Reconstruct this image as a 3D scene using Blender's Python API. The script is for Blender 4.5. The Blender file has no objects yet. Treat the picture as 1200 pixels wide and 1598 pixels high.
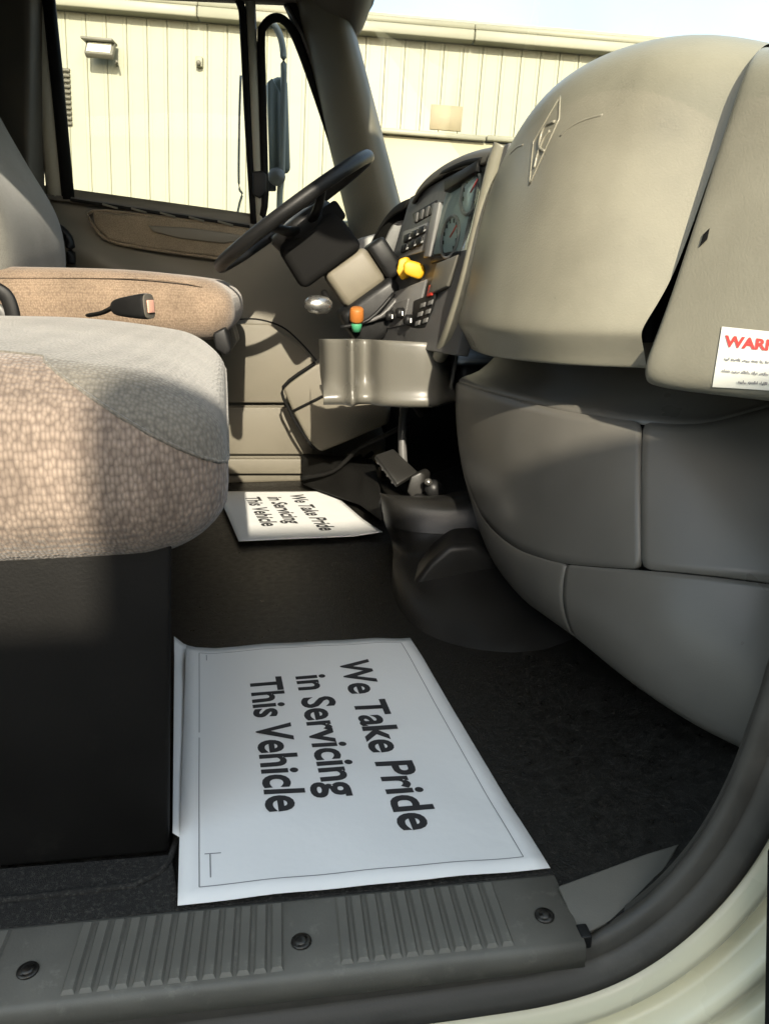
import bpy, bmesh, math, random
from mathutils import Vector, Matrix
random.seed(7)
S = bpy.context.scene
COL = S.collection
rad = math.radians

# ------------------------------------------------------------------ camera, sky, sun, exposure
CAM = Vector((0, -.62, .65)); YAW = rad(7.5); PITCH = rad(16.5); FPX = 1200.0
cam = bpy.data.cameras.new('camera'); cam.sensor_fit = 'VERTICAL'; cam.sensor_height = 36
cam.lens = 36 * FPX / 1598; cam.clip_start = .02; cam.clip_end = 2000
co = bpy.data.objects.new('camera', cam); COL.objects.link(co)
co.location = CAM; co.rotation_euler = (rad(90) - PITCH, 0, -YAW)
S.camera = co

SUN_DIR = Vector((-.03, .9, -.42)).normalized()          # the way the light travels
W = bpy.data.worlds.new('World'); S.world = W; W.use_nodes = True
wn = W.node_tree.nodes; wl = W.node_tree.links
sky = wn.new('ShaderNodeTexSky'); sky.sky_type = 'NISHITA'; sky.sun_disc = False
sky.sun_elevation = math.asin(-SUN_DIR.z); sky.sun_rotation = math.atan2(-SUN_DIR.x, -SUN_DIR.y)
sky.air_density = 1.0; sky.dust_density = 2.5; sky.ozone_density = 1.0
bg = wn['Background']; bg.inputs['Strength'].default_value = .15
# thin high cloud mixed evenly into the whole sky
tc = wn.new('ShaderNodeTexCoord'); nz = wn.new('ShaderNodeTexNoise'); nz.inputs['Scale'].default_value = 2.2
nz.inputs['Detail'].default_value = 4; nz.inputs['Distortion'].default_value = .4
rp = wn.new('ShaderNodeValToRGB'); rp.color_ramp.elements[0].position = .25; rp.color_ramp.elements[1].position = .7
mx = wn.new('ShaderNodeMixRGB'); mx.inputs['Color2'].default_value = (1.6, 1.92, 1.92, 1)
mul = wn.new('ShaderNodeMath'); mul.operation = 'MULTIPLY'; mul.inputs[1].default_value = .95
wl.new(tc.outputs['Generated'], nz.inputs['Vector']); wl.new(nz.outputs['Fac'], rp.inputs['Fac'])
wl.new(rp.outputs['Color'], mul.inputs[0]); wl.new(mul.outputs[0], mx.inputs['Fac'])
wl.new(sky.outputs['Color'], mx.inputs['Color1']); wl.new(mx.outputs['Color'], bg.inputs['Color'])

sl = bpy.data.lights.new('sun', 'SUN'); sl.energy = 2.2; sl.angle = rad(.6); sl.color = (1, .91, .74)
so = bpy.data.objects.new('sun', sl); COL.objects.link(so); so.location = (0, -20, 12)
so.rotation_euler = SUN_DIR.to_track_quat('-Z', 'Y').to_euler()

S.view_settings.view_transform = 'Standard'; S.view_settings.look = 'None'
S.view_settings.gamma = 1; S.view_settings.use_curve_mapping = False
S.view_settings.exposure = 1.95
S.cycles.pixel_filter_width = 2.0
S.cycles.max_bounces = 8; S.cycles.diffuse_bounces = 5; S.cycles.glossy_bounces = 4
S.cycles.transparent_max_bounces = 12; S.cycles.caustics_reflective = False; S.cycles.caustics_refractive = False

# measuring helper: where the sight line through a photo point meets a plane of the cab
_fw = Vector((math.sin(YAW) * math.cos(PITCH), math.cos(YAW) * math.cos(PITCH), -math.sin(PITCH)))
_rt = Vector((math.cos(YAW), -math.sin(YAW), 0)); _up = _rt.cross(_fw)
def at(u, v, **k):
    d = _fw + _rt * ((u - 600) / FPX) - _up * ((v - 799) / FPX)
    a, val = list(k.items())[0]; i = 'xyz'.index(a)
    return CAM + d * ((val - CAM[i]) / d[i])

# ------------------------------------------------------------------ materials
def mat(name, col, rough=.6, metal=0, noise=None, bump=None, spec=.4, wear=None, coat=0, tint=None):
    """noise=(scale, amount) colour variation, bump=(scale, strength, dist), wear=(scale, colour, lo, hi)"""
    m = bpy.data.materials.new(name); m.use_nodes = True
    n = m.node_tree.nodes; l = m.node_tree.links; b = n['Principled BSDF']
    b.inputs['Base Color'].default_value = (*col, 1); b.inputs['Roughness'].default_value = rough
    b.inputs['Metallic'].default_value = metal; b.inputs['Specular IOR Level'].default_value = spec
    b.inputs['Coat Weight'].default_value = coat; b.inputs['Coat Roughness'].default_value = .15
    t = n.new('ShaderNodeTexCoord'); cur = None
    if noise:
        x = n.new('ShaderNodeTexNoise'); x.inputs['Scale'].default_value = noise[0]; x.inputs['Detail'].default_value = 5
        l.new(t.outputs['Object'], x.inputs['Vector'])
        mr = n.new('ShaderNodeMapRange'); mr.inputs['From Min'].default_value = .3; mr.inputs['From Max'].default_value = .7
        mr.inputs['To Min'].default_value = 1 - noise[1]; mr.inputs['To Max'].default_value = 1 + noise[1]
        l.new(x.outputs['Fac'], mr.inputs['Value'])
        mm = n.new('ShaderNodeMixRGB'); mm.blend_type = 'MULTIPLY'; mm.inputs['Fac'].default_value = 1
        mm.inputs['Color1'].default_value = (*col, 1); l.new(mr.outputs['Result'], mm.inputs['Color2']); cur = mm
        ro = n.new('ShaderNodeMapRange'); ro.inputs['From Min'].default_value = .3; ro.inputs['From Max'].default_value = .7
        ro.inputs['To Min'].default_value = max(.05, rough - .09); ro.inputs['To Max'].default_value = min(1, rough + .09)
        l.new(x.outputs['Fac'], ro.inputs['Value']); l.new(ro.outputs['Result'], b.inputs['Roughness'])
    if wear:
        x = n.new('ShaderNodeTexNoise'); x.inputs['Scale'].default_value = wear[0]; x.inputs['Detail'].default_value = 8
        x.inputs['Roughness'].default_value = .7
        l.new(t.outputs['Object'], x.inputs['Vector'])
        mr = n.new('ShaderNodeMapRange'); mr.inputs['From Min'].default_value = wear[2]; mr.inputs['From Max'].default_value = wear[3]
        l.new(x.outputs['Fac'], mr.inputs['Value'])
        mm = n.new('ShaderNodeMixRGB'); l.new(mr.outputs['Result'], mm.inputs['Fac'])
        if cur: l.new(cur.outputs['Color'], mm.inputs['Color1'])
        else: mm.inputs['Color1'].default_value = (*col, 1)
        mm.inputs['Color2'].default_value = (*wear[1], 1); cur = mm
    if cur: l.new(cur.outputs['Color'], b.inputs['Base Color'])
    if bump:
        x = n.new('ShaderNodeTexNoise'); x.inputs['Scale'].default_value = bump[0]; x.inputs['Detail'].default_value = 3
        l.new(t.outputs['Object'], x.inputs['Vector'])
        bp = n.new('ShaderNodeBump'); bp.inputs['Strength'].default_value = bump[1]; bp.inputs['Distance'].default_value = bump[2]
        l.new(x.outputs['Fac'], bp.inputs['Height']); l.new(bp.outputs['Normal'], b.inputs['Normal'])
    return m

def weave(name, dark, light, scale, stretch=(1, 1, 1), rnd=.35, bump=.6, dist=.003, big=None):
    m = bpy.data.materials.new(name); m.use_nodes = True
    n = m.node_tree.nodes; l = m.node_tree.links; b = n['Principled BSDF']
    b.inputs['Roughness'].default_value = .9; b.inputs['Specular IOR Level'].default_value = .15
    b.inputs['Sheen Weight'].default_value = .25; b.inputs['Sheen Roughness'].default_value = .5
    t = n.new('ShaderNodeTexCoord'); mp = n.new('ShaderNodeMapping'); mp.inputs['Scale'].default_value = stretch
    l.new(t.outputs['Object'], mp.inputs['Vector'])
    v = n.new('ShaderNodeTexVoronoi'); v.inputs['Scale'].default_value = scale; v.inputs['Randomness'].default_value = rnd
    l.new(mp.outputs['Vector'], v.inputs['Vector'])
    r = n.new('ShaderNodeValToRGB'); r.color_ramp.elements[0].position = .15; r.color_ramp.elements[1].position = .75
    r.color_ramp.elements[0].color = (*light, 1); r.color_ramp.elements[1].color = (*dark, 1)
    l.new(v.outputs['Distance'], r.inputs['Fac'])
    x = n.new('ShaderNodeTexNoise'); x.inputs['Scale'].default_value = big or 14; x.inputs['Detail'].default_value = 6
    l.new(t.outputs['Object'], x.inputs['Vector'])
    mr = n.new('ShaderNodeMapRange'); mr.inputs['From Min'].default_value = .3; mr.inputs['From Max'].default_value = .7
    mr.inputs['To Min'].default_value = .82; mr.inputs['To Max'].default_value = 1.15
    l.new(x.outputs['Fac'], mr.inputs['Value'])
    mm = n.new('ShaderNodeMixRGB'); mm.blend_type = 'MULTIPLY'; mm.inputs['Fac'].default_value = 1
    l.new(r.outputs['Color'], mm.inputs['Color1']); l.new(mr.outputs['Result'], mm.inputs['Color2'])
    l.new(mm.outputs['Color'], b.inputs['Base Color'])
    bp = n.new('ShaderNodeBump'); bp.invert = True; bp.inputs['Strength'].default_value = bump; bp.inputs['Distance'].default_value = dist
    l.new(v.outputs['Distance'], bp.inputs['Height']); l.new(bp.outputs['Normal'], b.inputs['Normal'])
    return m

def glass(name, tint=(1, 1, 1), ior=1.35):
    m = bpy.data.materials.new(name); m.use_nodes = True
    n = m.node_tree.nodes; l = m.node_tree.links; n.remove(n['Principled BSDF'])
    t = n.new('ShaderNodeBsdfTransparent'); t.inputs['Color'].default_value = (*tint, 1)
    g = n.new('ShaderNodeBsdfGlossy'); g.inputs['Roughness'].default_value = .02
    f = n.new('ShaderNodeFresnel'); f.inputs['IOR'].default_value = ior
    x = n.new('ShaderNodeMixShader'); l.new(f.outputs[0], x.inputs['Fac']); l.new(t.outputs[0], x.inputs[1]); l.new(g.outputs[0], x.inputs[2])
    l.new(x.outputs[0], n['Material Output'].inputs['Surface'])
    return m

M = {}
M['dash'] = mat('dash_beige_vinyl', (.235, .221, .17), .36, noise=(9, .12), bump=(330, .4, .0009), spec=.4)
M['dash_low'] = mat('dash_taupe_plastic', (.14, .132, .115), .36, noise=(7, .07), bump=(500, .25, .0005), spec=.45)
M['seam'] = mat('matt_black', (.009, .0088, .0085), .8, spec=.08)
M['black'] = mat('black_plastic', (.011, .011, .011), .45, noise=(20, .15), bump=(600, .2, .0004), spec=.25)
M['black_soft'] = mat('black_rubber', (.0075, .0072, .0065), .7, noise=(15, .2), bump=(300, .3, .0006), spec=.13)
M['cluster'] = mat('cluster_grey_plastic', (.1, .098, .095), .42, noise=(25, .1), bump=(600, .2, .0004))
M['slate'] = mat('switch_bezel_grey', (.19, .187, .18), .4, noise=(25, .1))
M['tray'] = mat('tray_grey_plastic', (.125, .119, .1), .36, noise=(9, .06), bump=(500, .15, .0004), spec=.5)
M['floor'] = mat('floor_rubber', (.0105, .0098, .0084), .36, noise=(60, .5), bump=(420, .7, .0012), wear=(150, (.045, .042, .036), .5, .78), spec=.4)
M['carpet'] = mat('sill_carpet', (.022, .021, .0185), .9, noise=(60, .2), bump=(900, .9, .003), wear=(240, (.085, .08, .07), .5, .7))
M['column'] = mat('column_taupe', (.15, .134, .1), .5, noise=(14, .1), bump=(380, .3, .0007))
M['kick'] = mat('kick_trim_plastic', (.14, .133, .113), .5, noise=(14, .1), bump=(420, .3, .0007))
M['base'] = mat('seat_base_black', (.007, .0066, .006), .6, noise=(6, .3), bump=(260, .4, .0008), spec=.15, wear=(14, (.022, .021, .018), .58, .85))
M['hump'] = mat('engine_cover_plastic', (.019, .0183, .0168), .42, noise=(10, .25), bump=(300, .3, .0008), spec=.4)
M['post'] = mat('front_post_trim', (.125, .115, .084), .55, noise=(9, .06), bump=(380, .25, .0006))
M['sill'] = mat('sill_plate_plastic', (.14, .134, .114), .55, noise=(14, .14), bump=(420, .35, .0008), wear=(38, (.25, .24, .205), .58, .8))
M['screw'] = mat('screw_dark_metal', (.06, .056, .05), .35, metal=.8, noise=(200, .3))
M['seal'] = mat('door_seal_rubber', (.06, .056, .048), .48, noise=(22, .15), bump=(260, .25, .0007), wear=(18, (.085, .079, .066), .55, .8))
M['paint'] = mat('cream_body_paint', (.84, .79, .57), .28, noise=(5, .02), spec=.5, coat=.5)
M['trim'] = mat('beige_trim', (.138, .124, .094), .55, noise=(9, .06), bump=(380, .25, .0006))
M['trim_dark'] = mat('dark_taupe_trim', (.105, .095, .077), .6, noise=(9, .08), bump=(380, .25, .0006))
M['trim_pale'] = mat('pale_grey_trim', (.42, .4, .32), .5, noise=(9, .05), bump=(380, .2, .0005))
M['insert'] = weave('door_insert_cloth', (.17, .135, .09), (.27, .215, .145), 260, rnd=.6, bump=.3, dist=.001)
M['headliner'] = mat('headliner', (.12, .112, .09), .95, bump=(500, .4, .001), noise=(30, .1))
M['woven'] = weave('seat_woven_beige', (.145, .11, .087), (.285, .223, .175), 235, (1, .8, .5), .55, .75, .0022, 22)
M['velour'] = weave('seat_grey_velour', (.12, .108, .088), (.2, .18, .148), 260, (1, .9, .6), rnd=.6, bump=.6, dist=.0018, big=9)
M['brown'] = weave('driver_seat_brown', (.165, .12, .085), (.275, .205, .145), 300, (1, 1, .6), .6, .5, .002)
M['velour_dark'] = weave('backrest_grey_velour', (.12, .119, .106), (.17, .167, .148), 480, rnd=.9, bump=.35, dist=.001, big=9)
M['paper'] = mat('white_paper', (.84, .845, .83), .8, noise=(6, .015), bump=(28, .35, .003), spec=.2)
M['ink'] = mat('printed_ink', (.03, .03, .032), .7)
M['ink_thin'] = mat('printed_rule', (.22, .22, .23), .7)
M['inkred'] = mat('printed_red', (.62, .07, .06), .6)
M['sticker'] = mat('sticker_white', (.8, .79, .7), .45)
M['yellow'] = mat('yellow_knob', (.55, .3, .01), .5)
M['orange'] = mat('orange_knob', (.38, .13, .025), .5)
M['green'] = mat('green_collar', (.06, .28, .14), .5)
M['red'] = mat('red_plastic', (.5, .045, .03), .4)
M['pink'] = mat('buckle_button', (.75, .4, .3), .4)
M['gauge'] = mat('gauge_face', (.34, .41, .395), .6, spec=.3)  # pale teal puts the sky reflection of the lens into the colour
M['white'] = mat('white_marks', (.7, .7, .68), .5)
M['steel'] = mat('brushed_steel', (.45, .44, .41), .3, metal=.9, noise=(60, .1))
M['chrome'] = mat('mirror_arm_steel', (.2, .215, .2), .5, metal=.2)
M['mirror'] = mat('mirror_glass', (.1, .12, .108), .4, spec=.4)  # grey-green colour stands in for what the mirror glass reflects
M['siding'] = mat('cream_metal_siding', (.265, .268, .195), .5, noise=(.5, .06), bump=(3, .12, .01), wear=(1.3, (.245, .24, .17), .5, .8))
M['siding_low'] = mat('yellow_cream_panel', (.3, .285, .19), .5, noise=(.5, .03), bump=(3, .1, .01))
M['fascia'] = mat('gutter_cream', (.22, .217, .16), .5, noise=(1.5, .08))
M['patch'] = mat('repair_patch', (.25, .215, .135), .6, noise=(6, .05))
M['fixture'] = mat('fixture_bronze', (.12, .115, .09), .5)
M['lens'] = mat('fixture_lens', (.6, .6, .5), .3)
M['asphalt'] = mat('asphalt', (.05, .05, .048), .9, noise=(3, .2), bump=(60, .6, .01))
M['vanpaint'] = mat('shade_truck_paint', (.55, .55, .53), .4)
M['tyre'] = mat('tyre_rubber', (.02, .02, .02), .8)
M['glass'] = glass('window_glass', (.96, .985, .965), 1.2)
M['lensglass'] = glass('gauge_lens', (.95, .98, .98), 1.06)

# ------------------------------------------------------------------ mesh helpers
def thing(name, label, cat, loc=(0, 0, 0), group=None):
    o = bpy.data.objects.new(name, None); COL.objects.link(o); o.location = loc
    o.empty_display_size = .1; o['label'] = label; o['category'] = cat
    if group: o['group'] = group
    return o
def tag(o, label, cat, group=None):
    o['label'] = label; o['category'] = cat
    if group: o['group'] = group
    return o
def link(name, me, m, parent=None, smooth=True):
    o = bpy.data.objects.new(name, me); COL.objects.link(o)
    if m is not None and not me.materials:
        me.materials.append(M[m] if isinstance(m, str) else m)
    if smooth:
        for p in me.polygons: p.use_smooth = True
    if parent:
        o.parent = parent
        if parent.type == 'EMPTY': o.matrix_parent_inverse = Matrix.Translation(-Vector(parent.location))
    return o
def data(name, V, Fc, m, parent=None, smooth=True):
    me = bpy.data.meshes.new(name); me.from_pydata([tuple(v) for v in V], [], Fc)
    bm = bmesh.new(); bm.from_mesh(me); bmesh.ops.recalc_face_normals(bm, faces=bm.faces); bm.to_mesh(me); bm.free()
    return link(name, me, m, parent, smooth)
def sub(o, n=2):
    d = o.modifiers.new('subdivision', 'SUBSURF'); d.levels = n; d.render_levels = n; return o
def solid(o, t, off=-1):
    d = o.modifiers.new('thickness', 'SOLIDIFY'); d.thickness = t; d.offset = off; return o
def bev(o, w=.004, seg=3, ang=30):
    d = o.modifiers.new('bevel', 'BEVEL'); d.width = w; d.segments = seg; d.limit_method = 'ANGLE'; d.angle_limit = rad(ang)
    d.harden_normals = False
    return o
def grid(name, rows, m, parent=None, n=2, thick=0, off=-1, wrap=False):
    V = [p for r in rows for p in r]; w = len(rows[0]); Fc = []
    for i in range(len(rows) - 1):
        for j in range(w if wrap else w - 1):
            k = (j + 1) % w
            Fc.append((i * w + j, i * w + k, (i + 1) * w + k, (i + 1) * w + j))
    o = data(name, V, Fc, m, parent)
    if n: sub(o, n)
    if thick: solid(o, thick, off)
    return o
def box(name, c, s, m, parent=None, bevel=.004, R=None, seg=3, taper=1):
    """taper shrinks the local +z end"""
    c = Vector(c); V = []
    for z in (-1, 1):
        for y in (-1, 1):
            for x in (-1, 1):
                k = taper if z > 0 else 1
                v = Vector((x * s[0] / 2 * k, y * s[1] / 2 * k, z * s[2] / 2))
                V.append(c + (R @ v if R else v))
    o = data(name, V, [(0, 2, 3, 1), (4, 5, 7, 6), (0, 1, 5, 4), (2, 6, 7, 3), (0, 4, 6, 2), (1, 3, 7, 5)], m, parent, smooth=True)
    if bevel: bev(o, bevel, seg)
    else:
        for p in o.data.polygons: p.use_smooth = False
    return o
def prism(name, pts, d, m, parent=None, bevel=.004, seg=3):
    """polygon pts (3D) pushed by the vector d"""
    d = Vector(d); pts = [Vector(p) for p in pts]; n = len(pts)
    V = pts + [p + d for p in pts]
    Fc = [tuple(range(n)), tuple(range(2 * n - 1, n - 1, -1))] + [(i, i + n, (i + 1) % n + n, (i + 1) % n) for i in range(n)]
    o = data(name, V, Fc, m, parent, smooth=bool(bevel))
    if bevel: bev(o, bevel, seg, 35)
    return o
def smooth_path(pts, n=6, closed=False):
    pts = [Vector(p) for p in pts]; out = []; N = len(pts)
    rng = N if closed else N - 1
    for i in range(rng):
        if closed: a, b, c, d = pts[(i - 1) % N], pts[i], pts[(i + 1) % N], pts[(i + 2) % N]
        else: a, b, c, d = pts[max(i - 1, 0)], pts[i], pts[i + 1], pts[min(i + 2, N - 1)]
        for k in range(n):
            t = k / n
            out.append(.5 * ((2 * b) + (c - a) * t + (2 * a - 5 * b + 4 * c - d) * t * t + (3 * b - a - 3 * c + d) * t ** 3))
    if not closed: out.append(pts[-1])
    return out
def tube(name, pts, r, m, parent=None, n=10, closed=False, flat=1.0, up=(0, 0, 1), caps=True):
    pts = [Vector(p) for p in pts]; rs = r if isinstance(r, (list, tuple)) else [r] * len(pts)
    V = []; Fc = []; N = len(pts); up = Vector(up)
    for i, p in enumerate(pts):
        a = pts[(i - 1) % N] if closed else pts[max(i - 1, 0)]; b = pts[(i + 1) % N] if closed else pts[min(i + 1, N - 1)]
        t = (b - a).normalized(); s = t.cross(up)
        if s.length < 1e-4: s = t.cross(Vector((1, 0, 0)))
        s.normalize(); u = s.cross(t)
        for k in range(n):
            an = 2 * math.pi * k / n
            V.append(p + s * math.cos(an) * rs[i] + u * math.sin(an) * rs[i] * flat)
    for i in range(N if closed else N - 1):
        j = (i + 1) % N
        for k in range(n):
            q = (k + 1) % n; Fc.append((i * n + k, i * n + q, j * n + q, j * n + k))
    if caps and not closed: Fc += [tuple(range(n)), tuple(range((N - 1) * n, N * n))]
    return data(name, V, Fc, m, parent)
def lathe(name, c, axis, prof, m, parent=None, n=20):
    """prof: (distance along axis, radius)"""
    c = Vector(c); ax = Vector(axis).normalized()
    return tube(name, [c + ax * a for a, _ in prof], [max(r, 1e-4) for _, r in prof], m, parent, n=n, up=(0.3, .5, .8))
def sweep(name, path, prof, m, parent=None, out=None):
    """path of (x, z) in the door plane, prof of (offset outward from the opening, y)"""
    rows = []; N = len(path)
    for i, (x, z) in enumerate(path):
        a = path[max(i - 1, 0)]; b = path[min(i + 1, N - 1)]
        t = Vector((b[0] - a[0], b[1] - a[1])).normalized(); nrm = Vector((t.y, -t.x))
        rows.append([Vector((x + nrm.x * o, y, z + nrm.y * o)) for o, y in prof])
    return grid(name, rows, m, parent, n=0)
def lettering(name, text, size, place, m, parent, bold=.0, spacing=1.0, align='LEFT', drape=None):
    cu = bpy.data.curves.new(name, 'FONT'); cu.body = text; cu.size = size; cu.offset = bold; cu.space_character = spacing
    cu.align_x = align; cu.fill_mode = 'FRONT'; cu.resolution_u = 4
    tmp = bpy.data.objects.new('text_tmp', cu); COL.objects.link(tmp)
    dg = bpy.context.evaluated_depsgraph_get(); me = bpy.data.meshes.new_from_object(tmp.evaluated_get(dg))
    bpy.data.objects.remove(tmp); me.name = name; me.materials.clear()
    for v in me.vertices:
        p = place(v.co.x, v.co.y); v.co = drape(p) if drape else p
    return link(name, me, m, parent, smooth=False)

# ------------------------------------------------------------------ ground and the warehouse outside
gr = data('ground', [(-400, -400, -1.1), (400, -400, -1.1), (400, 400, -1.1), (-400, 400, -1.1)], [(0, 1, 2, 3)], 'asphalt', smooth=False)
gr['kind'] = 'structure'

WY = 13.0; EAVE = 4.43
wh = thing('warehouse', 'cream ribbed metal warehouse with low eave behind the truck cab', 'building', (0, WY, -1.1))
box('wall', (6, WY + 2.0, 1.65), (44, 3.9, 5.5), 'siding', wh, bevel=0)
pitch = .305
def panel_mesh(zlo, zhi, name):
    h = zhi - zlo; prof = [(-pitch / 2 + .002, -.041), (-pitch / 2 + .008, -.05), (-.1, -.05), (-.09, -.046), (.09, -.046), (.1, -.05), (pitch / 2 - .012, -.05), (pitch / 2 - .002, -.041)]
    V = [(x, y, z) for z in (zlo, zhi) for x, y in prof]; n = len(prof)
    Fc = [(i, i + 1, i + 1 + n, i + n) for i in range(n - 1)] + [tuple(range(n)), tuple(range(2 * n - 1, n - 1, -1))]
    me = bpy.data.meshes.new(name); me.from_pydata(V, [], Fc); me.materials.append(M['siding']); return me
me_full = panel_mesh(-1.05, EAVE, 'siding_panel'); me_up = panel_mesh(3.12, EAVE, 'siding_panel_upper')
for i in range(-30, 52):
    x = .08 + i * pitch
    o = bpy.data.objects.new('siding_panel', me_full if x < 1.0 else me_up); COL.objects.link(o)
    o.parent = wh; o.matrix_parent_inverse = Matrix.Translation(-Vector(wh.location)); o.location = (x, WY, 0)
for i in range(5):     # smooth lower cladding under the band, to the right
    box('lower_panel', (1.05 + 1.83 + i * 3.66, WY - .03, 1.0), (3.64, .06, 4.1), 'siding_low', wh, bevel=.004, seg=1)
for i in range(6):
    o = box('band_flashing', (1.0 + 1.22 + i * 2.44, WY - .09, 3.1 + (.012 if i % 2 else 0)), (2.42, .16, .075), 'fascia', wh, bevel=.008, seg=1)
for i in range(8):
    x0 = -9.5 + i * 4.2
    o = box('gutter', (x0 + 2.1, WY - .17, EAVE + .07), (4.19, .26, .15), 'fascia', wh, bevel=.02, seg=2)
    box('roof_edge', (x0 + 2.1, WY + .0, EAVE + .2), (4.195, .5, .09), 'fascia', wh, bevel=.015, seg=1)
roof = prism('roof', [(-16, WY - .2, EAVE + .24), (28, WY - .2, EAVE + .24), (28, WY + 4, EAVE + .45), (-16, WY + 4, EAVE + .45)], (0, 0, .05), 'fascia', wh, bevel=0)
box('repair_patch', (2.78, WY - .055, 3.37), (.5, .02, .36), 'patch', wh, bevel=.003, seg=1)
tube('vent_pipe', [(-1.45, WY + .5, EAVE + .2), (-1.45, WY + .5, EAVE + 1.2)], .045, 'fascia', wh)
for k in range(11):   # louvre at the left
    box('louvre_slat', (-3.2, WY - .075, 3.62 - k * .075), (.24, .06, .035), 'fixture', wh, bevel=.004, seg=1, R=Matrix.Rotation(rad(28), 3, 'X'))
wlp = thing('wall_light', 'dark framed flood light mounted high on the ribbed warehouse wall', 'light', (-2.55, WY - .06, 3.86))
box('arm', (-2.5, WY - .14, 3.9), (.07, .18, .07), 'fixture', wlp)
tube('bracket', [(-2.36, WY - .06, 3.75), (-2.3, WY - .3, 3.74)], .02, 'fixture', wlp)
Rl = Matrix.Rotation(rad(-35), 3, 'X')
hd = box('housing', (-2.54, WY - .3, 3.88), (.42, .1, .26), 'fixture', wlp, R=Rl, bevel=.02)
box('lens', Vector((-2.54, WY - .3, 3.88)) + Rl @ Vector((0, -.055, -.02)), (.35, .02, .18), 'lens', hd, R=Rl, bevel=.006)
box('hood', (-2.56, WY - .27, 4.0), (.46, .3, .035), 'fixture', wlp, bevel=.006)
sp = thing('wall_sensor', 'small grey box on the ribbed warehouse wall right of the flood light', 'sensor', (-1.1, WY - .06, 3.86))
box('box', (-1.1, WY - .1, 3.87), (.1, .1, .14), 'fascia', sp, bevel=.01)
lathe('eye', (-1.1, WY - .15, 3.85), (0, -1, -.3), [(0, .035), (.04, .035), (.05, .02), (.052, 0)], 'fixture', sp, n=12)

# the yard slopes, so the building stands at a slight angle to the parked truck
_T = Matrix.Translation((0, WY, 3.6)) @ Matrix.Rotation(rad(3.6), 4, 'Y') @ Matrix.Rotation(rad(-5), 4, 'Z') @ Matrix.Translation((0, -WY, -3.6))
for o in (wh, wlp, sp): o.matrix_basis = _T @ Matrix.Translation(o.location)

# ------------------------------------------------------------------ cab shell
cab = thing('truck_cab', 'cream truck cab shell with dark rubber floor, ribbed door sill and black door seal', 'truck cab', (0, .9, -.1))
# floor with a slight roll up to the firewall
rows = []
for i in range(15):
    y = .0 + 2.04 * i / 14
    r = []
    for x, z in [(-.95, 0), (-.6, 0), (-.3, 0), (0, 0), (.25, 0), (.4, .0), (.52, .012), (.66, .06), (.8, .2), (.86, .42)]:
        r.append(Vector((x, y, z + .0015 * math.sin(5 * x + 3 * y))))
    rows.append(r)
grid('floor', rows, 'floor', cab, n=1)
# carpet strip beside the sill with a raised rim
prism('sill_carpet', [(-1.2, .072, .001), (.286, .072, .001), (.286, .098, .001), (-.135, .098, .001), (-.15, .16, .001), (-1.2, .17, .001)], (0, 0, .006), 'carpet', cab, bevel=.002)
tube('carpet_rim', smooth_path([(-1.2, .108, .008), (-.5, .108, .008), (-.22, .112, .008), (-.175, .12, .008), (-.152, .145, .007), (-.148, .2, .004)], 5), .004, 'carpet', cab, n=8)
# the ribbed sill plate
pl = grid('sill_plate', [[Vector((x, y, z)) for y, z in [(.074, .0), (.0735, .005), (.066, .008), (-.0235, .008), (-.028, .0065), (-.030, .001), (-.030, -.02)]] for x in (-1.2, -.6, -.2, .0, .2, .284)], 'sill', cab, n=0, thick=.003)
rib_me = bpy.data.meshes.new('rib')
hw, y0, y1 = .0064, -.021, .0655
rib_me.from_pydata([(-hw, y0, 0), (hw, y0, 0), (hw, y1, 0), (-hw, y1, 0), (-hw + .0022, y0 + .003, .0034), (hw - .0022, y0 + .003, .0034), (hw - .0022, y1 - .003, .0034), (-hw + .0022, y1 - .003, .0034)], [],
                   [(4, 5, 6, 7), (0, 1, 5, 4), (1, 2, 6, 5), (2, 3, 7, 6), (3, 0, 4, 7)])
rib_me.materials.append(M['sill'])
xs = [-.222 + k * .0163 for k in range(13)] + [.042 + k * .0163 for k in range(11)] + [-.305 - k * .0163 for k in range(10)]
for x in xs:
    o = bpy.data.objects.new('rib', rib_me); COL.objects.link(o); o.parent = pl; o.location = (x, 0, .0083)
for x in (-.267, -.002, .254):
    w = lathe('screw', (x, .012, .0065), (0, 0, 1), [(0, .0105), (.003, .0105), (.0042, .009), (.0035, .0072), (.0028, .0068), (.0046, .0062), (.0056, .003), (.0058, 0)], 'screw', pl, n=18)
box('end_clip', (.288, -.012, .001), (.012, .018, .016), 'black', cab, bevel=.002)
# grey trim wedge where the sill meets the front post
prism('kick_trim', [at(u, v, y=.085 - (v - 1340) / 122 * .093) + Vector((0, -.004, .008)) for u, v in ((868, 1388), (1003, 1338), (1056, 1322), (1020, 1385), (965, 1435), (903, 1466))], (.002, .008, -.012), 'kick', cab, bevel=.002)
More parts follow.
